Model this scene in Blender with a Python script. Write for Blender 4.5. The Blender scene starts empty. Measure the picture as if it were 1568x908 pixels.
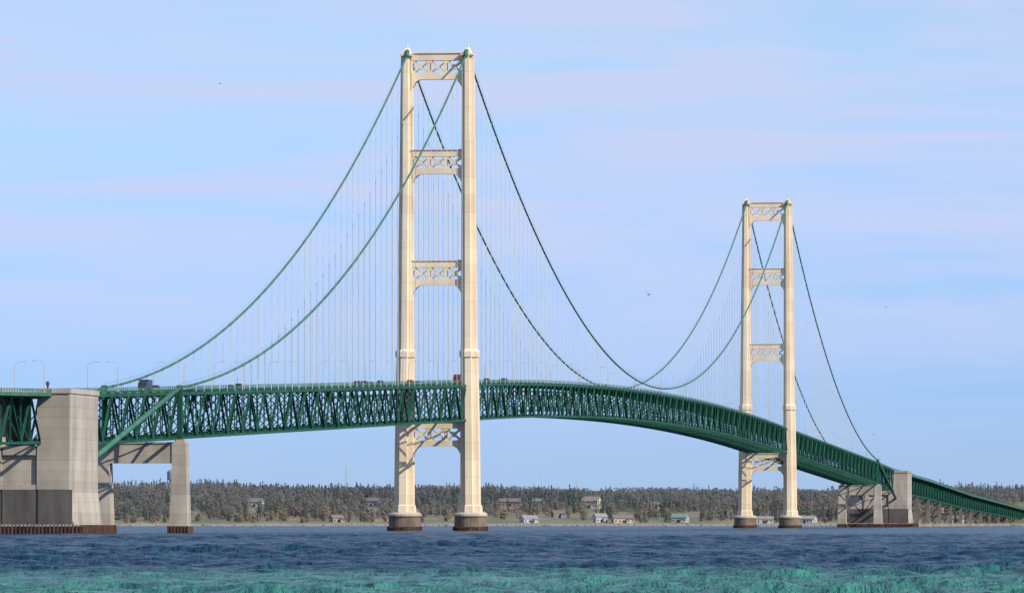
import bpy, math, random
import numpy as np
from mathutils import Vector
random.seed(4); rng=np.random.default_rng(7)
scene=bpy.context.scene
TH=math.radians(7.73); SN,CS=math.sin(TH),math.cos(TH)
X0,Y0=-25.8,2448.0
def P(s,l,h): return Vector((X0+SN*s+CS*l, Y0+CS*s-SN*l, h))
LAT=Vector((CS,-SN,0)); AX=Vector((SN,CS,0)); UP=Vector((0,0,1))

# ------------------------------------------------------------ materials
def newmat(name):
    m=bpy.data.materials.new(name); m.use_nodes=True
    nt=m.node_tree; b=nt.nodes['Principled BSDF']; return m,nt,b
def mat(name,c1,c2=None,scale=0.3,rough=0.7,stretch=(1,1,1),detail=5,lo=0.35,hi=0.65,spec=0.3):
    m,nt,b=newmat(name)
    b.inputs['Roughness'].default_value=rough
    b.inputs['Specular IOR Level'].default_value=spec
    if c2 is None: c2=tuple(x*0.75 for x in c1)
    g=nt.nodes.new('ShaderNodeNewGeometry'); mp=nt.nodes.new('ShaderNodeMapping')
    mp.inputs['Scale'].default_value=stretch
    n=nt.nodes.new('ShaderNodeTexNoise'); n.inputs['Scale'].default_value=scale; n.inputs['Detail'].default_value=detail
    r=nt.nodes.new('ShaderNodeValToRGB')
    r.color_ramp.elements[0].position=lo; r.color_ramp.elements[1].position=hi
    r.color_ramp.elements[0].color=(*c2,1); r.color_ramp.elements[1].color=(*c1,1)
    nt.links.new(g.outputs['Position'],mp.inputs['Vector']); nt.links.new(mp.outputs[0],n.inputs['Vector'])
    nt.links.new(n.outputs['Fac'],r.inputs[0]); nt.links.new(r.outputs[0],b.inputs['Base Color'])
    return m
def seam_mat(name,c1,c2,period,wid,dark,scale=0.2,stretch=(1,1,.25),rough=.7,vmin=.93):
    """painted steel / concrete with horizontal joints every `period` metres"""
    m=mat(name,c1,c2,scale,rough,stretch)
    nt=m.node_tree; b=nt.nodes['Principled BSDF']; ramp=[n for n in nt.nodes if n.type=='VALTORGB'][0]
    g=[n for n in nt.nodes if n.type=='NEW_GEOMETRY'][0]
    sp=nt.nodes.new('ShaderNodeSeparateXYZ'); nt.links.new(g.outputs['Position'],sp.inputs[0])
    d=nt.nodes.new('ShaderNodeMath'); d.operation='DIVIDE'; d.inputs[1].default_value=period; nt.links.new(sp.outputs[2],d.inputs[0])
    f=nt.nodes.new('ShaderNodeMath'); f.operation='FRACT'; nt.links.new(d.outputs[0],f.inputs[0])
    l=nt.nodes.new('ShaderNodeMath'); l.operation='LESS_THAN'; l.inputs[1].default_value=wid/period; nt.links.new(f.outputs[0],l.inputs[0])
    fl=nt.nodes.new('ShaderNodeMath'); fl.operation='FLOOR'; nt.links.new(d.outputs[0],fl.inputs[0])
    wn=nt.nodes.new('ShaderNodeTexWhiteNoise'); wn.noise_dimensions='1D'; nt.links.new(fl.outputs[0],wn.inputs['W'])
    mr=nt.nodes.new('ShaderNodeMapRange'); mr.inputs['To Min'].default_value=vmin; mr.inputs['To Max'].default_value=1.03; nt.links.new(wn.outputs['Value'],mr.inputs['Value'])
    mm=nt.nodes.new('ShaderNodeMath'); mm.operation='MULTIPLY_ADD'; mm.inputs[1].default_value=-dark
    nt.links.new(l.outputs[0],mm.inputs[0]); nt.links.new(mr.outputs[0],mm.inputs[2])
    vm=nt.nodes.new('ShaderNodeVectorMath'); vm.operation='SCALE'
    nt.links.new(ramp.outputs[0],vm.inputs[0]); nt.links.new(mm.outputs[0],vm.inputs['Scale'])
    nt.links.new(vm.outputs[0],b.inputs['Base Color'])
    return m
M_cream=seam_mat('tower_paint',(.84,.71,.53),(.72,.59,.42),6.1,.25,.12)
M_conc=seam_mat('concrete',(.50,.45,.385),(.34,.31,.265),2.6,.2,.14,vmin=.84)
M_concD=mat('painted_shade_concrete',(.12,.115,.11),(.065,.06,.055),.25,.85,(1,1,.3))  # dark tone paints the shade on the anchorage's lower front
M_rust=mat('rusty_sheet_piling',(.13,.07,.055),(.05,.03,.025),.8,.85,(1,1,.3))
M_pier=mat('pier_concrete',(.21,.165,.125),(.12,.095,.07),.4,.85,(1,1,.4))
M_apier=mat('hazed_pier_concrete',(.20,.165,.14),(.12,.105,.09),.3,.9,(1,1,.4))  # pier brown greyed toward the land colour, distance haze mixed into it
M_green=mat('green_bridge_paint',(.013,.105,.066),(.005,.055,.037),.15,.6)
M_greenL=mat('green_cable_paint',(.06,.19,.13),(.035,.13,.09),.3,.55)
M_hanger=mat('galvanised_rope',(.60,.65,.66),(.48,.53,.55),.3,.6)
M_asph=mat('asphalt',(.06,.06,.06),(.045,.045,.045),.5,.9)
M_paint=mat('road_paint',(.8,.8,.78),(.7,.7,.66),.8,.7)
M_lamp=mat('galvanised_steel',(.50,.48,.45),(.4,.38,.35),.6,.5)

# ------------------------------------------------------------ mesh helper
class MB:
    def __init__(s): s.v=[]; s.f=[]
    def add(s,vs,fs):
        o=len(s.v); s.v+= [tuple(v) for v in vs]; s.f+=[tuple(i+o for i in f) for f in fs]
    def beam(s,p,q,w,h=None):
        h=w if h is None else h
        p=Vector(p);q=Vector(q); d=(q-p)
        if d.length<1e-6: return
        d.normalize()
        if abs(d.z)>.999: a=LAT.copy()
        else: a=d.cross(UP).normalized()
        b=a.cross(d).normalized()
        a=a*w/2; b=b*h/2
        vs=[p-a-b,p+a-b,p+a+b,p-a+b,q-a-b,q+a-b,q+a+b,q-a+b]
        s.add(vs,[(0,3,2,1),(4,5,6,7),(0,1,5,4),(1,2,6,5),(2,3,7,6),(3,0,4,7)])
    def tube(s,pts,r,n=6):
        rings=[]
        for i,p in enumerate(pts):
            a=pts[max(i-1,0)]; b=pts[min(i+1,len(pts)-1)]
            d=(Vector(b)-Vector(a)).normalized()
            u=d.cross(UP) if abs(d.z)<.99 else d.cross(LAT)
            u.normalize(); v=u.cross(d)
            rr=r[i] if isinstance(r,(list,tuple)) else r
            rings.append([Vector(p)+u*rr*math.cos(2*math.pi*k/n)+v*rr*math.sin(2*math.pi*k/n) for k in range(n)])
        s.loft(rings)
    def loft(s,rings,cap=True):
        n=len(rings[0]); vs=[v for r in rings for v in r]; fs=[]
        for i in range(len(rings)-1):
            for k in range(n):
                a=i*n+k; b=i*n+(k+1)%n
                fs.append((a,b,b+n,a+n))
        if cap:
            fs.append(tuple(range(n-1,-1,-1))); fs.append(tuple((len(rings)-1)*n+k for k in range(n)))
        s.add(vs,fs)
    def bbox(s,s0,s1,l0,l1,h0,h1,top=None):
        t=top or (s0,s1,l0,l1)
        r0=[P(s0,l0,h0),P(s0,l1,h0),P(s1,l1,h0),P(s1,l0,h0)]
        r1=[P(t[0],t[2],h1),P(t[0],t[3],h1),P(t[1],t[3],h1),P(t[1],t[2],h1)]
        s.loft([r0,r1])
    def box(s,c,d):
        x,y,z=c; a,b,e=d[0]/2,d[1]/2,d[2]/2
        s.loft([[Vector((x-a,y-b,z-e)),Vector((x+a,y-b,z-e)),Vector((x+a,y+b,z-e)),Vector((x-a,y+b,z-e))],
                [Vector((x-a,y-b,z+e)),Vector((x+a,y-b,z+e)),Vector((x+a,y+b,z+e)),Vector((x-a,y+b,z+e))]])
    def obj(s,name,m,parent=None,smooth=False):
        me=bpy.data.meshes.new(name); me.from_pydata(s.v,[],s.f); me.update()
        if m: me.materials.append(m)
        import bmesh
        bm=bmesh.new(); bm.from_mesh(me); bmesh.ops.recalc_face_normals(bm,faces=bm.faces); bm.to_mesh(me); bm.free()
        if smooth:
            me.polygons.foreach_set('use_smooth',[True]*len(me.polygons))
        o=bpy.data.objects.new(name,me); scene.collection.objects.link(o)
        if parent: o.parent=parent
        return o
def empty(name,loc=(0,0,0)):
    e=bpy.data.objects.new(name,None); e.location=loc; scene.collection.objects.link(e); return e

# ------------------------------------------------------------ bridge profile
def DH(s):
    if 0<=s<=1158: return 51.2+7.4*(1-((s-579)/579)**2)
    t=-s if s<0 else s-1158
    side=[(0,51.2),(549,38.6),(693,35.4),(1000,31),(1500,20),(2500,12)] if s<0 else [(0,51.2),(549,38.6),(693,34.8),(985,30.0),(1366,22.3),(2083,11.5),(2500,9)]
    return float(np.interp(t,[a for a,b in side],[b for a,b in side]))
CT=165.6; CE=39.2
def CH(s):
    if 0<=s<=1158:
        return 60.2+(CT-60.2)*((s-579)/579)**2
    t=-s if s<0 else s-1158
    u=t/549
    return CT+(CE-CT)*u-4*24.5*u*(1-u)
bridge=empty('suspension_bridge')
PAN=12.19
def truss(mb,ss,half,depth,ch=.65,web=.32,dfun=None):
    for i in range(len(ss)-1):
        a,b=ss[i],ss[i+1]
        ta,tb=DH(a)-1.1,DH(b)-1.1
        da=dfun(a) if dfun else depth; db=dfun(b) if dfun else depth
        ba,bb=DH(a)-da,DH(b)-db
        for l in (-half,half):
            mb.beam(P(a,l,ta),P(b,l,tb),.7,ch+.2); mb.beam(P(a,l,ba),P(b,l,bb),.7,ch)
            mb.beam(P(a,l,ba),P(a,l,ta),web)
            if i%2==0: mb.beam(P(a,l,ba),P(b,l,tb),.5,web+.14)
            else: mb.beam(P(a,l,ta),P(b,l,bb),.5,web+.14)
            mb.beam(P(a-.9,l,ta-.55),P(a+.9,l,ta-.55),.76,.9); mb.beam(P(a-.9,l,ba+.5),P(a+.9,l,ba+.5),.76,.8)
        mb.beam(P(a,-half,ta),P(a,half,ta),.5,1.5)
        mb.beam(P(a,-half,ba),P(a,half,ba),.4,.4)
        mb.beam(P(a,-half,ba),P(a,0,ta-.6),.26); mb.beam(P(a,half,ba),P(a,0,ta-.6),.26)
        mb.beam(P(a,-half,ba),P(b,half,bb),.3); mb.beam(P(a,half,ba),P(b,-half,bb),.3)
        for l in (-5,-2,2,5):
            mb.beam(P(a,l*half/10,ta+.25),P(b,l*half/10,tb+.25),.3,.7)
def arange(a,b,n): return [a+(b-a)*i/n for i in range(n+1)]
mb=MB()
truss(mb,arange(-549,-3,45),10.35,13.0)
truss(mb,arange(3,1155,94),10.35,13.0)
truss(mb,arange(1161,1707,45),10.35,13.0)
mb.obj('stiffening_truss',M_green,bridge)
mb=MB()
truss(mb,arange(-676,-549,11),9.3,13.2)
truss(mb,arange(1707,1838,11),9.3,13)
truss(mb,arange(-1290,-711,48),5.2,12.6)
truss(mb,arange(1870,3500,140),5.6,10,dfun=lambda s:float(np.interp(s,[1870,3240,3500],[12.5,8,6])))
for s in (-549,1707):
    for l in (-10.35,10.35):
        mb.beam(P(s,l,DH(s)-14.2),P(s,l,CE+.6),1.4,1.6)
mb.obj('approach_truss',M_green,bridge)
def strip(mb,ss,l0,l1,dz0,dz1):
    rings=[[P(s,l0,DH(s)+dz0),P(s,l1,DH(s)+dz0),P(s,l1,DH(s)+dz1),P(s,l0,DH(s)+dz1)] for s in ss]
    mb.loft(rings)
SS=[-1290+PAN*i for i in range(int(4790/PAN)+1)]
mb=MB(); strip(mb,SS,-7.9,7.9,-.95,-.55); mb.obj('deck_slab',M_asph,bridge)
mb=MB()
for l in (-8.25,8.0): strip(mb,SS,l,l+.25,-1.15,-.25)
for l in (-8.1,8.15):
    for dz in (.05,.35,.62):
        strip(mb,SS,l-.05,l+.05,dz-.05,dz+.06)
    for s in np.arange(-1290,3490,3.05):
        mb.beam(P(s,l,DH(s)-.25),P(s,l,DH(s)+.62),.12)
mb.obj('railing',M_greenL,bridge)
mb=MB()
for l in (-3.6,3.6):
    for s in np.arange(-1280,3480,12.19):
        h0,h1=DH(s)-.546,DH(s+3)-.546
        mb.add([P(s,l-.07,h0),P(s,l+.07,h0),P(s+3,l+.07,h1),P(s+3,l-.07,h1)],[(0,1,2,3)])
mb.obj('lane_markings',M_paint,bridge)

mb=MB()
for l in (-10.35,10.35):
    mb.tube([P(s,l,CH(s)) for s in arange(-549,0,90)],.33,8)
    mb.tube([P(s,l,CH(s)) for s in arange(0,1158,190)],.33,8)
    mb.tube([P(s,l,CH(s)) for s in arange(1158,1707,90)],.33,8)
    for s in list(arange(-549,0,45)[1:-1])+list(arange(0,1158,95)[1:-1])+list(arange(1158,1707,45)[1:-1]):
        d=(P(s+1,l,CH(s+1))-P(s-1,l,CH(s-1))).normalized()
        c=P(s,l,CH(s)); mb.tube([c-d*.4,c+d*.4],.39,8)
    for k in (-.4,.4):
        for a,b,n in ((-549,0,45),(0,1158,95),(1158,1707,45)):
            mb.tube([P(s,l+k,CH(s)+1.05) for s in arange(a,b,n)],.02,4)
mb.obj('main_cables',M_greenL,bridge,True)
mb=MB()
for l in (-10.35,10.35):
    mb.tube([P(-549,l,CE),P(-680,l,17.2)],.75,8)
    mb.tube([P(1707,l,CE),P(1838,l,17.2)],.75,8)
mb.obj('backstay_cables',M_greenL,bridge,True)
mb=MB()
for l in (-10.35,10.35):
    for s in list(arange(-549,0,45)[1:-1])+list(arange(0,1158,95)[1:-1])+list(arange(1158,1707,45)[1:-1]):
        if CH(s)-DH(s)<1.0: continue
        for k in (-.3,.3):
            mb.beam(P(s+k,l,CH(s)),P(s+k,l,DH(s)-1),.085)
mb.obj('suspender_ropes',M_hanger,bridge)

def legring(s0,lc,h,W,L):
    c=.19*W; d=L/2-2.0
    pts=[(c,-L/2),(c,-d),(W/2,-d),(W/2,d),(c,d),(c,L/2),(-c,L/2),(-c,d),(-W/2,d),(-W/2,-d),(-c,-d),(-c,-L/2)]
    return [P(s0+b,lc+a,h) for a,b in pts]
def tower(s0):
    mb=MB()
    prof=[(6.4,7.6,10.2,11.6),(8.6,7.2,9.8,11.6),(9.0,6.5,9.0,11.6),(36,6.2,8.6,11.4),(60,5.7,8.2,11.2),(60.05,6.4,9.0,11.2),(62,6.4,9.0,11.2),(62.8,5.4,7.8,11.1),
          (94,5.0,7.2,11.0),(132,4.5,6.6,10.8),(161,4.1,6.2,10.7),(164.4,4.0,6.1,10.7)]
    for sg in (-1,1):
        mb.loft([legring(s0,sg*lc,h,W,L) for h,W,L,lc in prof])
        mb.bbox(s0-3.1,s0+3.1,sg*10.6-2.2,sg*10.6+2.2,164.4,165.0)
        mb.bbox(s0-2.2,s0+2.2,sg*10.6-1.5,sg*10.6+1.5,165.0,167.2,(s0-1,s0+1,sg*10.6-.6,sg*10.6+.6))
        mb.tube([P(s0,sg*10.6,167),P(s0,sg*10.6,168),P(s0,sg*10.6,169.6)],[.35,.22,.05],6)
    def strut(top,bot,half,t=1.5,haunch=3.4):
        hgt=top-bot; tb=top-hgt*.27; lb=bot+hgt*.24
        mb.bbox(s0-t,s0+t,-half,half,tb,top)
        mb.bbox(s0-t-.4,s0+t+.4,-half,half,top,top+.35)
        N=40; rings=[]
        for i in range(N+1):
            l=-half+2*half*i/N; u=abs(l/half)
            b=bot-haunch*(max(0,(u-.62)/.38))**2.3
            rings.append([P(s0-t,l,b),P(s0+t,l,b),P(s0+t,l,lb),P(s0-t,l,lb)])
        mb.loft(rings)
        cells=3; cw=2*half/cells; H0,H1=lb,tb
        for (e0,e1) in ((-t,-t+.5),(t-.5,t)):
            for i in range(cells):
                a=-half+cw*i; b=a+cw; m=(a+b)/2; hm=(H0+H1)/2
                tt=.95 if (0<i) else .6
                mb.bbox(s0+e0+.1,s0+e1-.1,a-tt/2,a+tt/2,H0,H1)
                for p,q in (((a,H0),(b,H1)),((a,H1),(b,H0))):
                    n=Vector((-(q[1]-p[1]),q[0]-p[0])); n.normalize(); n*=.30
                    r0=[P(s0+e0+.15,p[0]+n.x,p[1]+n.y),P(s0+e1-.15,p[0]+n.x,p[1]+n.y),P(s0+e1-.15,p[0]-n.x,p[1]-n.y),P(s0+e0+.15,p[0]-n.x,p[1]-n.y)]
                    r1=[P(s0+e0+.15,q[0]+n.x,q[1]+n.y),P(s0+e1-.15,q[0]+n.x,q[1]+n.y),P(s0+e1-.15,q[0]-n.x,q[1]-n.y),P(s0+e0+.15,q[0]-n.x,q[1]-n.y)]
                    mb.loft([r0,r1])
                R=.95
                mb.loft([[P(s0+e,m-R,hm),P(s0+e,m,hm-R),P(s0+e,m+R,hm),P(s0+e,m,hm+R)] for e in (e0+.13,e1-.13)])
                for (l_,h_,dl,dh) in ((a,H0,1,1),(b,H0,-1,1),(a,H1,1,-1),(b,H1,-1,-1)):
                    mb.loft([[P(s0+e,l_,h_),P(s0+e,l_+dl*1.6,h_),P(s0+e,l_,h_+dh*1.5)] for e in (e0+.17,e1-.17)])
    strut(165.2,156.2,8.9); strut(131.7,123.4,8.8); strut(93.3,84.9,8.7); strut(37.6,29.2,8.5)
    mb.obj('tower_steelwork',M_cream,bridge)
    mb=MB()
    for sg in (-1,1):
        mb.tube([P(s0-4,sg*10.35,CH(s0-4) if s0 else CH(-4)),P(s0-1.8,sg*10.35,165.9),P(s0+1.8,sg*10.35,165.9),P(s0+4,sg*10.35,CH(s0+4))],.8,8)
    mb.obj('cable_saddles',M_greenL,bridge,True)
    mb=MB(); m2=MB(); m3=MB()
    def ring(l,r,h,n=28): return [P(s0+r*math.sin(2*math.pi*k/n),l+r*math.cos(2*math.pi*k/n),h) for k in range(n)]
    for sg in (-1,1):
        l=sg*11.5
        mb.loft([ring(l,5.6,1.2),ring(l,5.5,5.0)])
        m3.loft([ring(l,5.95,5.0),ring(l,5.95,5.7),ring(l,5.2,6.4)])
        m2.loft([ring(l,5.85,-3),ring(l,5.85,1.3)])
        for k in range(40):
            a=2*math.pi*k/40; m2.beam(P(s0+5.95*math.sin(a),l+5.95*math.cos(a),-2),P(s0+5.95*math.sin(a),l+5.95*math.cos(a),1.5),.3)
    mb.obj('tower_pier',M_pier,bridge); m2.obj('pier_fender',M_rust,bridge); m3.obj('pier_cap',M_conc,bridge)
tower(0); tower(1158)

def bent(s0):
    mb=MB(); m2=MB()
    top=DH(s0)-14.3
    for sg in (-1,1):
        l=sg*10.5
        mb.bbox(s0-3,s0+3,l-2.5,l+2.5,1.5,top-5.6,(s0-2.4,s0+2.4,l-1.95,l+1.95))
        mb.bbox(s0-2.4,s0+2.4,l-1.95,l+1.95,top-5.6,top)
        mb.bbox(s0-1.6,s0+1.6,l-1.3,l+1.3,top,top+.9)
        m2.bbox(s0-3.8,s0+3.8,l-2.9,l+2.9,-3,1.9)
        for k in range(7): m2.beam(P(s0-3.9,l-2.7+k*.9,-2),P(s0-3.9,l-2.7+k*.9,2.1),.3)
    mb.bbox(s0-2.1,s0+2.1,-8.55,8.55,top-5.5,top-.2)
    mb.bbox(s0-2.35,s0+2.35,-8.55,8.55,top-.2,top+.2)
    mb.obj('cable_bent_pier',M_conc,bridge); m2.obj('bent_fender',M_rust,bridge)
bent(-549); bent(1707)

def anchorage(a,b,hw,inner,top):
    mb=MB(); m2=MB(); m3=MB()
    for sg in (-1,1):
        l0,l1=sorted((sg*inner,sg*hw)); 
        L0,L1=sorted((sg*inner,sg*(hw+.9)))
        mb.bbox(a-.3,b+.5,L0,L1,2.4,11,(a,b,l0,l1))
        mb.bbox(a-.8,b,l0,l1,11.003,top-1.2,(a-.6,b,l0,l1))
        mb.bbox(a-1.0,b+.3,l0-.3,l1+.3,top-1.2,top)
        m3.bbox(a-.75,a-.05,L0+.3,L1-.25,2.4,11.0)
    mb.bbox(a+.2,b,-inner,inner,2.4,21.2)
    mb.bbox(a-.6,a+2.5,-inner-.05,inner+.05,11.003,12.2)
    mb.bbox(a-.7,a+1.5,-inner+.4,inner-.4,19.5,21.8)
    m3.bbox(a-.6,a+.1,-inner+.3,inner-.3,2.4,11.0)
    m2.bbox(a-3.6,b+3.4,-hw-3.8,hw+3.8,-3,1.9)
    for k in np.arange(-hw-3.7,hw+3.8,.95):
        m2.beam(P(a-3.7,k,-2),P(a-3.7,k,2.3),.35)
    for k in np.arange(a-3.5,b+3.4,.95):
        m2.beam(P(k,hw+3.9,-2),P(k,hw+3.9,2.3),.35)
    for k in np.arange(-hw-3.7,hw+3.8,3.8): m2.beam(P(a-3.3,k,1.9),P(a-3.3,k,3.0),.25)
    mb.obj('anchorage',M_conc,bridge); m2.obj('anchorage_fender',M_rust,bridge); m3.obj('anchorage_painted_shade',M_concD,bridge)  # last mesh: dark slabs over the lower front, shade put in as colour
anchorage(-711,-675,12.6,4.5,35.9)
anchorage(1838,1872,17.3,6,34.0)
mb=MB(); m2=MB()
for s in list(np.arange(-1260,-760,90))+list(np.arange(1965,3500,98)):
    dep=12.6 if s<0 else float(np.interp(s,[1870,3240,3500],[12.5,8,6])); t=DH(s)-dep-.4
    if t>1.5:
        for l in (-5.2,5.2): mb.bbox(s-1.3,s+1.3,l-1.2,l+1.2,1.2,t,(s-1.0,s+1.0,l-.9,l+.9))
        mb.bbox(s-1.1,s+1.1,-4,4,max(t-1.6,1.3),t-.1)
    m2.bbox(s-2.2,s+2.2,-7,7,-3,1.2 if s<0 else 2.0)
mb.obj('approach_pier',M_apier,bridge); m2.obj('approach_pier_footing',M_conc,bridge)

# ------------------------------------------------------------ street lamps
lm=MB()
lm.tube([Vector((0,0,0)),Vector((0,0,.5)),Vector((0,0,6.6))],[.18,.11,.075],6)
arc=[Vector((-1.9*(1-math.cos(t)),0,6.6+1.2*math.sin(t))) for t in np.linspace(0,math.pi*.55,8)]
lm.tube(arc,.05,5)
e=arc[-1]; lm.box((e.x-.35,0,e.z-.02),(.95,.34,.2)); lm.box((0,0,.08),(.5,.5,.16))
base=lm.obj('street_lamp',M_lamp); lampmesh=base.data; bpy.data.objects.remove(base)
def lamp(s,l):
    o=bpy.data.objects.new('street_lamp',lampmesh); scene.collection.objects.link(o)
    o.location=P(s,l,DH(s)-.3); o.rotation_euler=(0,0,-TH+(0 if l>0 else math.pi))
for k in range(-3,28):
    lamp(-722+95*k,8.4)
    lamp(-677+95*k,-8.4)

# ------------------------------------------------------------ vehicles
M_glass=mat('window_glass',(.03,.04,.05),(.02,.025,.03),1,.15,spec=.6)
M_tyre=mat('tyre_rubber',(.02,.02,.02),(.015,.015,.015),2,.9)
M_lightw=mat('lamp_lens',(.8,.78,.7),(.7,.7,.6),2,.3)
def prof_loft(mb,prof,w,inset=0):
    mb.loft([[Vector((x,y,z)) for y,z in prof] for x in (-w/2+inset,w/2-inset)])
def vehicle(name,kind,col,s,l,flip=False):
    e=empty(name,P(s,l,DH(s)-.55)); e.rotation_euler=(0,0,-TH+(math.pi if flip else 0))
    pm=mat(name+'_paint',col,tuple(c*.85 for c in col),1,.35,spec=.5)
    wheels=MB(); body=MB(); glass=MB(); li=MB()
    if kind in('car','suv'):
        L=4.7; W=1.85; r=.34; zb=.85 if kind=='car' else 1.0; zt=1.45 if kind=='car' else 1.8
        prof_loft(body,[(-L/2,.35),(L/2,.35),(L/2+.05,.6),(L/2-.15,zb-.1),(L/2-1.2,zb),(-L/2+.5,zb+.05),(-L/2,zb-.05)],W)
        back=-L/2+(.6 if kind=='car' else .1)
        prof_loft(glass,[(back,zb),(L/2-1.25,zb),(L/2-2.0,zt-.07),(back+.45,zt-.07)],W-.12,.04)
        prof_loft(body,[(back+.42,zt-.07),(L/2-1.95,zt-.07),(L/2-2.1,zt),(back+.6,zt)],W-.2,.04)
        for y in (-.5,.35): body.box((0,y,(zb+zt)/2),(W-.14,.1,zt-zb))
        ws=[-L/2+.85,L/2-.9]; zl=.68
        for x in (-.65,.65): li.box((x,L/2-.02,zl),(.35,.16,.16)); li.box((x,-L/2-.01,zl+.05),(.3,.06,.16))
    else:
        L=8.5 if kind=='truck' else 6.0; W=2.4; r=.48
        prof_loft(body,[(L/2-2.1,.5),(L/2,.5),(L/2,1.4),(L/2-.5,1.55),(L/2-.8,2.5),(L/2-2.1,2.6)],W)
        prof_loft(glass,[(L/2-.5,1.58),(L/2-.42,1.6),(L/2-.72,2.42),(L/2-.8,2.42)],W-.2)
        glass.box((0,L/2-1.3,2.0),(W+.03,.8,.6))
        body.box((0,-1.1,2.05),(W+.1,L-2.4,2.5)); body.box((0,-.2,.65),(W*.7,L-.6,.3))
        ws=[-L/2+1.1,-L/2+2.3,L/2-1.1]
        for x in (-.9,.9): li.box((x,L/2+.02,.9),(.35,.1,.22)); li.box((x,-L/2-.05,.7),(.25,.1,.2))
    for y in ws:
        for x in (-W/2+.12,W/2-.12):
            n=14; wheels.loft([[Vector((x+dx,y+r*math.cos(2*math.pi*k/n),r+r*math.sin(2*math.pi*k/n))) for k in range(n)] for dx in (-.14,.14)])
    body.obj('body',pm,e); glass.obj('windows',M_glass,e); wheels.obj('wheels',M_tyre,e); li.obj('lights',M_lightw,e)
V=[('box_truck','truck',(.03,.06,.12),-566,4,True),('car','suv',(.05,.06,.08),-578,5.6,True),('car','suv',(.25,.26,.28),-551,4,True),('car','car',(.04,.04,.05),-436,4,True),('car','suv',(.07,.03,.03),-428,5,True),
('car','suv',(.04,.05,.08),-204,4,True),('car','suv',(.05,.05,.06),-190,4,True),('car','car',(.03,.03,.05),-178,4,True),('car','suv',(.05,.06,.09),-156,4,True),
('car','suv',(.35,.04,.03),-91,4,True),('car','car',(.4,.4,.4),-73,4,True),('box_truck','truck',(.25,.045,.04),18,4.6,True),
('car','suv',(.1,.03,.03),94,4,True),('car','car',(.05,.05,.06),134,4,True),('car','suv',(.05,.05,.07),141,4,True),('car','car',(.25,.06,.05),448,4,True)]
for v in V: vehicle(*v)
bc=MB(); b0=P(-706,6.0,35.9)
bc.tube([b0,b0+UP*.9],.25,8); bc.tube([b0+UP*.9,b0+UP*1.2,b0+UP*1.7,b0+UP*1.9],[.45,.45,.4,.1],8)
bc.obj('beacon_light',mat('beacon_paint',(.05,.05,.06),None,1,.5))

# ------------------------------------------------------------ gulls
M_gull=mat('gull_feathers',(.10,.10,.11),(.05,.05,.055),3,.8)
def gull(loc,span,rot):
    g=MB(); L=span*.42
    g.tube([Vector((0,y*L,z*L)) for y,z in ((-.5,0),(-.3,.01),(0,0),(.3,.02),(.42,.05),(.5,.04),(.58,.02))],[.01*span,.045*span,.07*span,.05*span,.035*span,.03*span,.005*span],8)
    for sg in (-1,1):
        pts=[(0,.1,.03,.20),(.18,.13,.14,.17),(.30,.12,.15,.13),(.42,.05,.09,.08),(.5,-.03,.02,.02)]
        r=[]
        for x,y,z,c in pts:
            x*=span*sg; y*=span; z*=span; c*=span
            r.append([Vector((x,y,z)),Vector((x,y-c*.5,z+.012*span)),Vector((x,y-c,z)),Vector((x,y-c*.5,z-.006*span))])
        g.loft(r)
    g.add([Vector((-.03*span,-.5*L,0)),Vector((.03*span,-.5*L,0)),Vector((.07*span,-.8*L,0)),Vector((-.07*span,-.8*L,0))],[(0,1,2,3)])
    o=g.obj('gull',M_gull); o.location=loc; o.rotation_euler=rot
gull((27,1400,48),1.7,(.5,.45,.5))
gull((127,2400,76),1.2,(.1,-.2,1.4)); gull((128,2500,34),1.2,(.1,.2,2.4)); gull((-62,1500,96),.9,(.1,.2,1.1))

# ------------------------------------------------------------ numpy mesh
def np_mesh(name,verts,quads,m,col=None,smooth=False):
    me=bpy.data.meshes.new(name)
    nv,nq=len(verts),len(quads)
    me.vertices.add(nv); me.vertices.foreach_set('co',verts.astype(np.float32).ravel())
    me.loops.add(nq*4); me.loops.foreach_set('vertex_index',quads.astype(np.int32).ravel())
    me.polygons.add(nq); me.polygons.foreach_set('loop_start',np.arange(0,nq*4,4,dtype=np.int32))
    me.polygons.foreach_set('loop_total',np.full(nq,4,dtype=np.int32))
    if smooth: me.polygons.foreach_set('use_smooth',np.ones(nq,dtype=bool))
    me.update(calc_edges=True)
    if col is not None:
        a=me.color_attributes.new(name='Col',type='FLOAT_COLOR',domain='POINT')
        c=np.ones((nv,4),np.float32); c[:,:3]=col; a.data.foreach_set('color',c.ravel())
    me.materials.append(m)
    o=bpy.data.objects.new(name,me); scene.collection.objects.link(o); return o
def grid_quads(nr,nc):
    i=np.arange(nr-1)[:,None]*nc+np.arange(nc-1)[None,:]; i=i.ravel()
    return np.stack([i,i+1,i+nc+1,i+nc],1)

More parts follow.
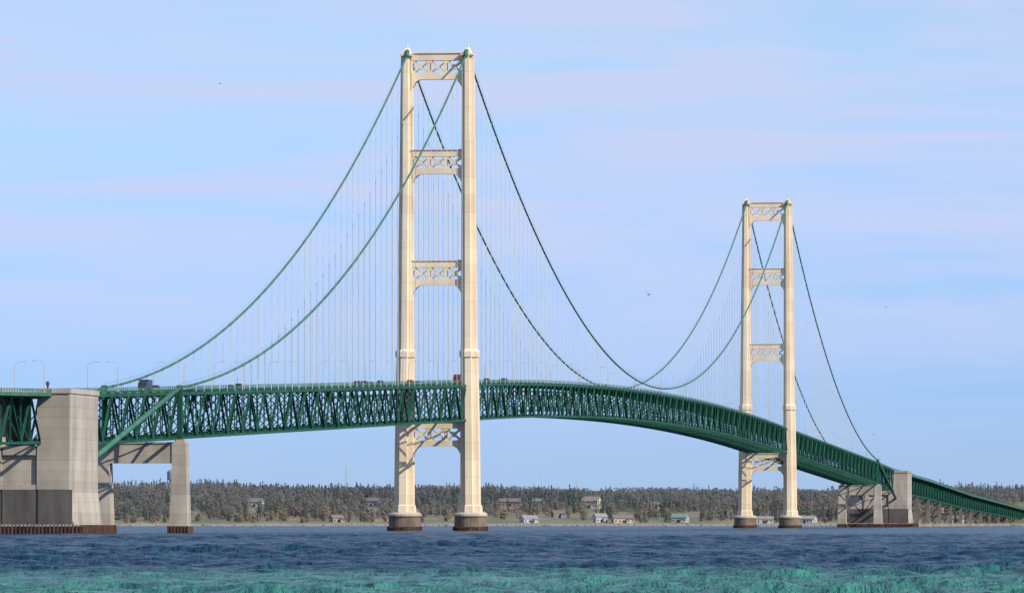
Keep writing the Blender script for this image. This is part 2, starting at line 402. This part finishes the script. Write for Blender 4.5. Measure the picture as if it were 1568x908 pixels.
# ------------------------------------------------------------ water
rows=[-400,-200,-50,60,150,210,240]
y=255.0
while y<32000:
    rows.append(y)
    if y<620: d=.6
    elif y<1500: d=.6+(y-620)/880*2.0
    elif y<5500: d=2.6+(y-1500)/4000*35
    else: d=800
    y+=d
rows=np.array(rows)
xs=list(np.arange(-96,96.1,.5)); st=.8
x=96.6; ext=[]
while x<16000: ext.append(x); x+=st; st*=1.16
xs=np.array([-v for v in reversed(ext)]+xs+ext)
dr=np.gradient(rows); dc=np.gradient(xs)
XX,YY=np.meshgrid(xs,rows); SP=np.maximum(dr[:,None],dc[None,:])
Z=np.zeros_like(XX)
for i in range(70):
    lam=1.5*(10/1.5)**rng.random(); th=rng.normal(0.2,.7); k=2*math.pi/lam
    amp=.0150*lam**.75*rng.uniform(.5,1.3)
    ph=k*(XX*math.sin(th)+YY*math.cos(th))+rng.random()*6.28
    w=np.sin(ph); w=w+.25*np.cos(2*ph)
    Z+=amp*w*np.exp(-(1.5*SP/lam)**2)
env=.75+.35*np.sin(XX*.05+YY*.013+1)*np.sin(YY*.021-XX*.017)
Z*=env
def watermat():
    m,nt,b=newmat('lake_water'); N=nt.nodes.new; Lk=nt.links.new
    b.inputs['Roughness'].default_value=.25; b.inputs['IOR'].default_value=1.33; b.inputs['Specular IOR Level'].default_value=.10
    g=N('ShaderNodeNewGeometry'); sp=N('ShaderNodeSeparateXYZ'); Lk(g.outputs['Position'],sp.inputs[0])
    mp=N('ShaderNodeMapping'); mp.inputs['Scale'].default_value=(.09,.012,0); Lk(g.outputs['Position'],mp.inputs[0])
    n=N('ShaderNodeTexNoise'); n.inputs['Scale'].default_value=1; n.inputs['Detail'].default_value=7; n.inputs['Roughness'].default_value=.7; Lk(mp.outputs[0],n.inputs['Vector'])
    ma=N('ShaderNodeMath'); ma.operation='MULTIPLY_ADD'; ma.inputs[1].default_value=170; Lk(n.outputs['Fac'],ma.inputs[0]); Lk(sp.outputs[1],ma.inputs[2])
    mr=N('ShaderNodeMapRange'); mr.inputs['From Min'].default_value=435; mr.inputs['From Max'].default_value=530; Lk(ma.outputs[0],mr.inputs['Value'])
    n2=N('ShaderNodeTexNoise'); n2.inputs['Scale'].default_value=1; n2.inputs['Detail'].default_value=8; n2.inputs['Roughness'].default_value=.8
    mp2=N('ShaderNodeMapping'); mp2.inputs['Scale'].default_value=(.5,.06,0); Lk(g.outputs['Position'],mp2.inputs[0]); Lk(mp2.outputs[0],n2.inputs['Vector'])
    def ramp(a,c): 
        r=N('ShaderNodeValToRGB'); r.color_ramp.elements[0].position=.38; r.color_ramp.elements[1].position=.62
        r.color_ramp.elements[0].color=(*a,1); r.color_ramp.elements[1].color=(*c,1); Lk(n2.outputs['Fac'],r.inputs[0]); return r
    sh=ramp((.014,.085,.095),(.060,.25,.205)); dp=ramp((.002,.013,.040),(.020,.085,.155))
    mx=N('ShaderNodeMix'); mx.data_type='RGBA'; Lk(mr.outputs[0],mx.inputs[0]); Lk(sh.outputs[0],mx.inputs[6]); Lk(dp.outputs[0],mx.inputs[7])
    Lk(mx.outputs[2],b.inputs['Base Color'])
    n3=N('ShaderNodeTexNoise'); n3.inputs['Scale'].default_value=1; n3.inputs['Detail'].default_value=5; n3.inputs['Roughness'].default_value=.6
    mp3=N('ShaderNodeMapping'); mp3.inputs['Scale'].default_value=(.8,.35,0); Lk(g.outputs['Position'],mp3.inputs[0]); Lk(mp3.outputs[0],n3.inputs['Vector'])
    bp=N('ShaderNodeBump'); bp.inputs['Distance'].default_value=1.5; bp.inputs['Strength'].default_value=1; Lk(n3.outputs['Fac'],bp.inputs['Height']); Lk(bp.outputs[0],b.inputs['Normal'])
    return m
np_mesh('lake_water',np.stack([XX.ravel(),YY.ravel(),Z.ravel()],1),grid_quads(*XX.shape),watermat(),smooth=True)

# ------------------------------------------------------------ far shore terrain
def noise1(x,seed):
    r=np.random.default_rng(seed); o=np.zeros_like(x,dtype=float)
    for k in range(10):
        lam=1800/(1.7**k); o+=np.sin(x*2*math.pi/lam+r.random()*6.28)*(.75**k)
    return o
def shoreY(X): return 5410+ 16*noise1(np.asarray(X,float),3) - np.clip((-X-60)/600,0,1)*200
def terr(X,Y):
    X=np.asarray(X,float)
    t=np.asarray(Y)-shoreY(X)
    z=np.interp(t,[-200,-30,0,14,60,150,300,480,700,1200,7000],[-8,-2,0,2.2,3.5,6.5,13,20,23.5,26,30])
    return z+np.clip(t/400,0,1)*(1.2*noise1(X+.4*np.asarray(Y),11)+1.5*np.clip((-X-40)/250,0,1))
tx=np.concatenate([np.linspace(-9000,-1000,60),np.linspace(-980,980,300),np.linspace(1000,9000,60)])
ty=np.concatenate([np.linspace(4900,6300,200),np.linspace(6350,14000,40)])
TX,TY=np.meshgrid(tx,ty); TZ=terr(TX,TY)+rng.normal(0,.12,TX.shape)
M_land=mat('shore_land',(.22,.20,.13),(.12,.135,.095),.02,.95,(1,.6,1),8)
nt=M_land.node_tree; b=nt.nodes['Principled BSDF']; rp=[n for n in nt.nodes if n.type=='VALTORGB'][0]; g=[n for n in nt.nodes if n.type=='NEW_GEOMETRY'][0]
sp=nt.nodes.new('ShaderNodeSeparateXYZ'); nt.links.new(g.outputs['Position'],sp.inputs[0])
mr=nt.nodes.new('ShaderNodeMapRange'); mr.inputs['From Min'].default_value=1.0; mr.inputs['From Max'].default_value=2.2; nt.links.new(sp.outputs[2],mr.inputs['Value'])
mx=nt.nodes.new('ShaderNodeMix'); mx.data_type='RGBA'; mx.inputs[6].default_value=(.27,.25,.21,1)
nt.links.new(mr.outputs[0],mx.inputs[0]); nt.links.new(rp.outputs[0],mx.inputs[7]); nt.links.new(mx.outputs[2],b.inputs['Base Color'])
np_mesh('shore_terrain',np.stack([TX.ravel(),TY.ravel(),TZ.ravel()],1),grid_quads(*TX.shape),M_land,smooth=True)

# ------------------------------------------------------------ houses
W_=(.46,.47,.49)
HS=[(-206,330,11,8,3.6,2.8,W_,(.18,.19,.20)),(-112,330,11,8,4.0,2.4,(.42,.42,.44),(.17,.17,.18)),(-2,360,18,9,3.8,2.4,(.24,.18,.16),(.18,.165,.165)),
(22,350,10,8,3.8,2.2,(.33,.33,.33),(.2,.2,.22)),(65,330,14,10,6.0,3.6,(.56,.50,.42),(.25,.225,.21)),(118,330,9,8,3.4,2.2,(.34,.33,.32),(.17,.16,.16)),
(13,25,12,9,3.2,2.2,W_,(.28,.30,.33)),(68,32,9,8,4.4,2.2,W_,(.3,.3,.32)),(85,22,16,9,3.6,2.4,(.44,.41,.37),(.2,.175,.165)),
(130,30,12,8,4,2.6,(.36,.39,.39),(.19,.26,.25)),(195,20,13,8,3,2,(.44,.43,.4),(.26,.24,.23)),
(-250,44,8,8,3.2,2.2,(.28,.25,.23),(.16,.15,.15)),(228,26,15,9,3.2,2,(.44,.44,.45),(.3,.3,.3)),(300,120,17,10,4,2.2,(.27,.21,.19),(.18,.165,.16)),(345,30,9,8,3.2,2.2,W_,(.2,.2,.2)),(-135,38,9,8,3.2,2.2,(.34,.31,.28),(.2,.18,.17)),(345,200,12,9,3.8,2.2,(.38,.38,.38),(.24,.17,.15)),(36,150,9,8,3.2,2.2,(.3,.3,.29),(.16,.16,.17))]
def house(X,t,w,d,hh,rh,wc,rc):
    Y=float(shoreY(X))+t; z=float(terr(X,Y))
    e=empty('house',(X,Y,z)); e.rotation_euler=(0,0,random.uniform(-.5,.5))
    wm=mat('house_siding',wc,tuple(c*.85 for c in wc),.5,.8); rm=mat('house_roofing',rc,tuple(c*.8 for c in rc),.8,.85)
    a=MB(); a.box((0,0,hh/2-1),(w,d,hh+2)); a.box((w*.28,-d*.5-1.2,hh*.36-.5),(w*.34,2.4,hh*.72+1))
    a.loft([[Vector((x,-d/2,hh)),Vector((x,d/2,hh)),Vector((x,0,hh+rh-.15))] for x in (-w/2,w/2)])
    a.obj('walls',wm,e)
    r=MB()
    for sg in (-1,1):
        r.loft([[Vector((x,sg*(d/2+.5),hh-.25)),Vector((x,0,hh+rh)),Vector((x,0,hh+rh+.3)),Vector((x,sg*(d/2+.5),hh+.1))] for x in (-w/2-.5,w/2+.5)])
    r.box((-w*.2,d*.1,hh+rh+.2),(.9,.9,1.6)); r.box((w*.28,-d*.5-1.3,hh*.72+.15),(w*.38,3,.3))
    r.obj('roof',rm,e)
    g=MB(); n=max(3,int(w/3))
    for i in range(n):
        x=-w/2+w*(i+.5)/n
        if x>w*.1 and x<w*.46: 
            g.box((x,-d/2-2.42,hh*.4),(1.0,.08,1.1)); continue
        g.box((x,-d/2-.02,hh*.36),(1.1,.1,1.2)); 
        if hh>5: g.box((x,-d/2-.02,hh*.78),(1.1,.1,1.1))
    for s in (-1,1): g.box((s*(w/2+.02),0,hh*.5),(.1,1.2,1.2))
    g.obj('windows',M_glass,e)
    dd=MB(); dd.box((-w*.04,-d/2-.03,1.05),(.95,.12,2.1)); dd.obj('door',M_rust,e)
    return X,Y
hp=[house(*h) for h in HS]

# ------------------------------------------------------------ distant trees
def leafmat():
    m,nt,b=newmat('woodland_foliage'); a=nt.nodes.new('ShaderNodeAttribute'); a.attribute_name='Col'
    nt.links.new(a.outputs['Color'],b.inputs['Base Color']); b.inputs['Roughness'].default_value=.9; b.inputs['Specular IOR Level'].default_value=.05
    tr=nt.nodes.new('ShaderNodeBsdfTranslucent'); nt.links.new(a.outputs['Color'],tr.inputs['Color'])
    mx=nt.nodes.new('ShaderNodeMixShader'); mx.inputs[0].default_value=.45
    out=[n for n in nt.nodes if n.type=='OUTPUT_MATERIAL'][0]
    nt.links.new(b.outputs[0],mx.inputs[1]); nt.links.new(tr.outputs[0],mx.inputs[2]); nt.links.new(mx.outputs[0],out.inputs[0])
    return m
NT=9500
tX=np.concatenate([rng.uniform(-620,620,8000),rng.uniform(-1600,1600,NT-8000)])
tt=rng.uniform(0,1,NT)**.8*760+14
tt[:1900]=rng.uniform(480,800,1900)
tY=shoreY(tX)+tt
keep=np.ones(NT,bool)
for (hx,hy),h in zip(hp,HS):
    dy=hy-tY; keep&=~((np.abs(tX-hx)<h[2]*.5)&(dy>-8)&(dy<(95 if h[1]>100 else 60)))
ls=(tX-X0)*CS-(tY-Y0)*SN; keep&=~(np.abs(ls)<14)
clump=noise1(tX*3+tt*2,21); sp2=noise1(tX*1.7-tt*3,33); hv=noise1(tX*5+tt,55)
keep&=~((tt<90)&(clump<-.2)&(rng.random(NT)<.7))
keep&=~((tt>100)&(tt<420)&(sp2>1.0)&(rng.random(NT)<.75))
tX,tY,tt,clump,sp2,hv=[a[keep] for a in (tX,tY,tt,clump,sp2,hv)]; n=len(tX); tZ=terr(tX,tY)
con=(rng.random(n)<np.where(clump>.55,.65,.06))
hgt=np.where(con,rng.uniform(7.5,13.5,n),rng.uniform(5.5,10.5,n))*np.where(tt<60,.6,1)*(1+.13*np.clip(hv,-1.5,2))
rad=np.where(con,hgt*.22,hgt*rng.uniform(.36,.55,n))
K=84
u=rng.random((n,K)); ang=rng.random((n,K))*2*math.pi
rr=np.sqrt(rng.random((n,K)))
hf=np.where(con[:,None],.08+.9*u,.10+.90*u)
env=np.where(con[:,None],(1.02-hf)*1.15,np.sqrt(np.clip(1-((hf-.48)/.54)**2,0.02,1)))
lob=1+.25*np.sin(ang*3+rng.random((n,1))*6)
cx=tX[:,None]+rad[:,None]*env*rr*np.cos(ang)*lob; cy=tY[:,None]+rad[:,None]*env*rr*np.sin(ang)*lob; cz=tZ[:,None]+hgt[:,None]*hf
C=np.stack([cx,cy,cz],-1)
sz=rng.uniform(.28,.7,(n,K,1))*np.where(con,.8,1.0)[:,None,None]
NR=np.stack([np.cos(ang)*rr*.8,np.sin(ang)*rr*.8-.35,(hf-.35)*1.1+.25],-1)+rng.normal(0,.3,(n,K,3))
NR/=np.linalg.norm(NR,axis=-1,keepdims=True)
A=np.cross(NR,rng.normal(size=(n,K,3))); A/=np.linalg.norm(A,axis=-1,keepdims=True)
B=np.cross(NR,A)
q=np.stack([C-A*sz-B*sz*.6,C+A*sz-B*sz*.8,C+A*sz*.7+B*sz,C-A*sz*.9+B*sz*.7],2)
pal=np.array([(.125,.155,.10),(.165,.175,.12),(.185,.165,.145),(.215,.175,.15),(.205,.18,.125),(.28,.20,.12)])
pi=np.clip(((sp2+1.6)/3.2*6+rng.normal(0,.8,n)),0,5.99).astype(int)
base=pal[pi]*rng.uniform(.85,1.12,(n,1)); base=np.where(con[:,None],np.array([.055,.085,.06])*rng.uniform(.8,1.3,(n,1)),base)
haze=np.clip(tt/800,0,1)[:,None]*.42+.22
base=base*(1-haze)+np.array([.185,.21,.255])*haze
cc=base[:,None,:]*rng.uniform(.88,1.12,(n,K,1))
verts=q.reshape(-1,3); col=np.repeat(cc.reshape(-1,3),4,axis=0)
tw=.2
tb=[]
for a,b_ in (((-1,0),(1,0)),((0,-1),(0,1))):
    p0=np.stack([tX+a[0]*tw,tY+a[1]*tw,tZ-.5],1); p1=np.stack([tX+b_[0]*tw,tY+b_[1]*tw,tZ-.5],1)
    p2=np.stack([tX+b_[0]*tw*.4,tY+b_[1]*tw*.4,tZ+hgt*.85],1); p3=np.stack([tX+a[0]*tw*.4,tY+a[1]*tw*.4,tZ+hgt*.85],1)
    tb.append(np.stack([p0,p1,p2,p3],1).reshape(-1,3))
tv=np.concatenate(tb); verts=np.concatenate([verts,tv]); col=np.concatenate([col,np.tile(np.array([.18,.17,.165]),(len(tv),1))])
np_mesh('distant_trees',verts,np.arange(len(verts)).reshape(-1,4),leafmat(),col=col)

rk=MB()
for i in range(700):
    X=random.uniform(-500,520); Y=float(shoreY(X))+random.uniform(-2,6); z=float(terr(X,Y)); r=random.uniform(.5,1.5)
    rings=[]
    for j,(hh,k) in enumerate(((-.5,.8),(0.1,1),(.6,.7),(.85,.25))):
        rings.append([Vector((X+r*k*random.uniform(.8,1.2)*math.cos(a),Y+r*k*random.uniform(.8,1.2)*math.sin(a),z+hh*r)) for a in np.linspace(0,5.3,6)])
    rk.loft(rings)
rk.obj('shore_rocks',mat('shore_rock',(.27,.25,.23),(.18,.165,.155),.5,.9))

def mast(X,t,h,w=1.2):
    Y=float(shoreY(X))+t; z=float(terr(X,Y)); m=MB()
    c=[Vector((X+w*math.cos(a),Y+w*math.sin(a),z)) for a in (0,2.1,4.2)]; top=Vector((X,Y,z+h))
    N=14
    for p in c: m.beam(p,top,.22)
    for i in range(N):
        f,g_=i/N,(i+1)/N
        for k in range(3):
            m.beam(c[k].lerp(top,f),c[(k+1)%3].lerp(top,g_),.14)
    m.beam(top,top+UP*3,.12); m.obj('radio_mast',M_lamp)
mast(-139,520,34); mast(25,700,22,.8); mast(56,720,20,.8); mast(95,720,18,.7); mast(330,600,18,.7); mast(-60,760,18,.6)
X=-283; Y=float(shoreY(X))+560; z=float(terr(X,Y)); e=empty('water_tower',(X,Y,z))
a=MB()
for k in range(6):
    an=k*math.pi/3; a.beam(Vector((4.2*math.cos(an),4.2*math.sin(an),-1)),Vector((3.4*math.cos(an),3.4*math.sin(an),15)),.45)
    a.beam(Vector((4*math.cos(an),4*math.sin(an),5)),Vector((3.6*math.cos(an+1.05),3.6*math.sin(an+1.05),12)),.2)
a.tube([Vector((0,0,-1)),Vector((0,0,15))],.8,8)
M_tank=mat('tank_paint',(.22,.28,.36),(.18,.23,.30),.5,.6); a.obj('legs',M_tank,e)
a=MB(); 
a.loft([[Vector((r*math.cos(k*math.pi/8),r*math.sin(k*math.pi/8),h)) for k in range(16)] for r,h in ((3.2,14.5),(3.9,15.2),(3.9,21.5),(2.6,22.8),(.4,23.3))])
a.obj('tank',M_tank,e)

# ------------------------------------------------------------ camera, light, world
cam=bpy.data.cameras.new('camera'); co=bpy.data.objects.new('camera',cam); scene.collection.objects.link(co)
cam.sensor_width=36; cam.lens=36*10822/1568; cam.clip_start=1; cam.clip_end=80000
co.location=(0,0,3.0); co.rotation_euler=(math.radians(90)+math.atan(345/10822),0,0)
scene.camera=co
az=math.radians(52); el=math.radians(34)
tosun=Vector((math.sin(az)*math.cos(el),-math.cos(az)*math.cos(el),math.sin(el)))
sd=bpy.data.lights.new('sun','SUN'); sd.energy=5.0; sd.angle=math.radians(.53); sd.color=(1,.91,.77)
so=bpy.data.objects.new('sun',sd); so.rotation_euler=tosun.to_track_quat('Z','Y').to_euler(); so.location=(0,0,500); scene.collection.objects.link(so)
w=bpy.data.worlds.new('World'); scene.world=w; w.use_nodes=True; nt=w.node_tree; N=nt.nodes.new; Lk=nt.links.new
bg=nt.nodes['Background']; bg.inputs['Strength'].default_value=.1
sky=N('ShaderNodeTexSky'); sky.sky_type='NISHITA'; sky.sun_disc=False; sky.sun_elevation=el; sky.sun_rotation=math.radians(128)
sky.air_density=1; sky.dust_density=.3; sky.ozone_density=3
tc=N('ShaderNodeTexCoord'); sp=N('ShaderNodeSeparateXYZ'); Lk(tc.outputs['Generated'],sp.inputs[0])
tr=N('ShaderNodeValToRGB'); zr=N('ShaderNodeMapRange'); zr.inputs['From Min'].default_value=0; zr.inputs['From Max'].default_value=.3; Lk(sp.outputs[2],zr.inputs['Value']); Lk(zr.outputs[0],tr.inputs[0])
E=tr.color_ramp.elements
def st(p,c):
    e=E.new(p) if p not in (0,1) else E[int(p)]
    e.position=p; e.color=(c[0]/2.2,c[1]/2.2,c[2]/2.2,1)
st(0,(.62,.93,1.85)); st(1,(.85,.9,1.0)); st(.02/.3,(.58,.89,1.83)); st(.046/.3,(.80,.98,1.66)); st(.067/.3,(.93,1.06,1.5)); st(.12/.3,(.9,.98,1.2))
tv_=N('ShaderNodeVectorMath'); tv_.operation='MULTIPLY'; Lk(sky.outputs[0],tv_.inputs[0]); Lk(tr.outputs[0],tv_.inputs[1])
ts=N('ShaderNodeVectorMath'); ts.operation='SCALE'; ts.inputs['Scale'].default_value=2.2; Lk(tv_.outputs[0],ts.inputs[0])
mp=N('ShaderNodeMapping'); mp.inputs['Scale'].default_value=(13,13,120); mp.inputs['Location'].default_value=(2.3,0,1.2); Lk(tc.outputs['Generated'],mp.inputs[0])
nz=N('ShaderNodeTexNoise'); nz.inputs['Scale'].default_value=1; nz.inputs['Detail'].default_value=8; nz.inputs['Roughness'].default_value=.58; nz.inputs['Distortion'].default_value=.7; Lk(mp.outputs[0],nz.inputs['Vector'])
rp=N('ShaderNodeValToRGB'); rp.color_ramp.elements[0].position=.36; rp.color_ramp.elements[1].position=.60; rp.color_ramp.elements[1].color=(.85,.85,.85,1); Lk(nz.outputs['Fac'],rp.inputs[0])
mr=N('ShaderNodeMapRange'); mr.inputs['From Min'].default_value=.008; mr.inputs['From Max'].default_value=.045; mr.inputs['To Min'].default_value=.1; Lk(sp.outputs[2],mr.inputs['Value'])
mm=N('ShaderNodeMath'); mm.operation='MULTIPLY'; Lk(rp.outputs[0],mm.inputs[0]); Lk(mr.outputs[0],mm.inputs[1])
mx=N('ShaderNodeMix'); mx.data_type='RGBA'; Lk(mm.outputs[0],mx.inputs[0]); Lk(ts.outputs[0],mx.inputs[6]); mx.inputs[7].default_value=(5.9,6.65,9.3,1)
Lk(mx.outputs[2],bg.inputs['Color'])
scene.view_settings.view_transform='Standard'; scene.view_settings.look='None'; scene.view_settings.exposure=0
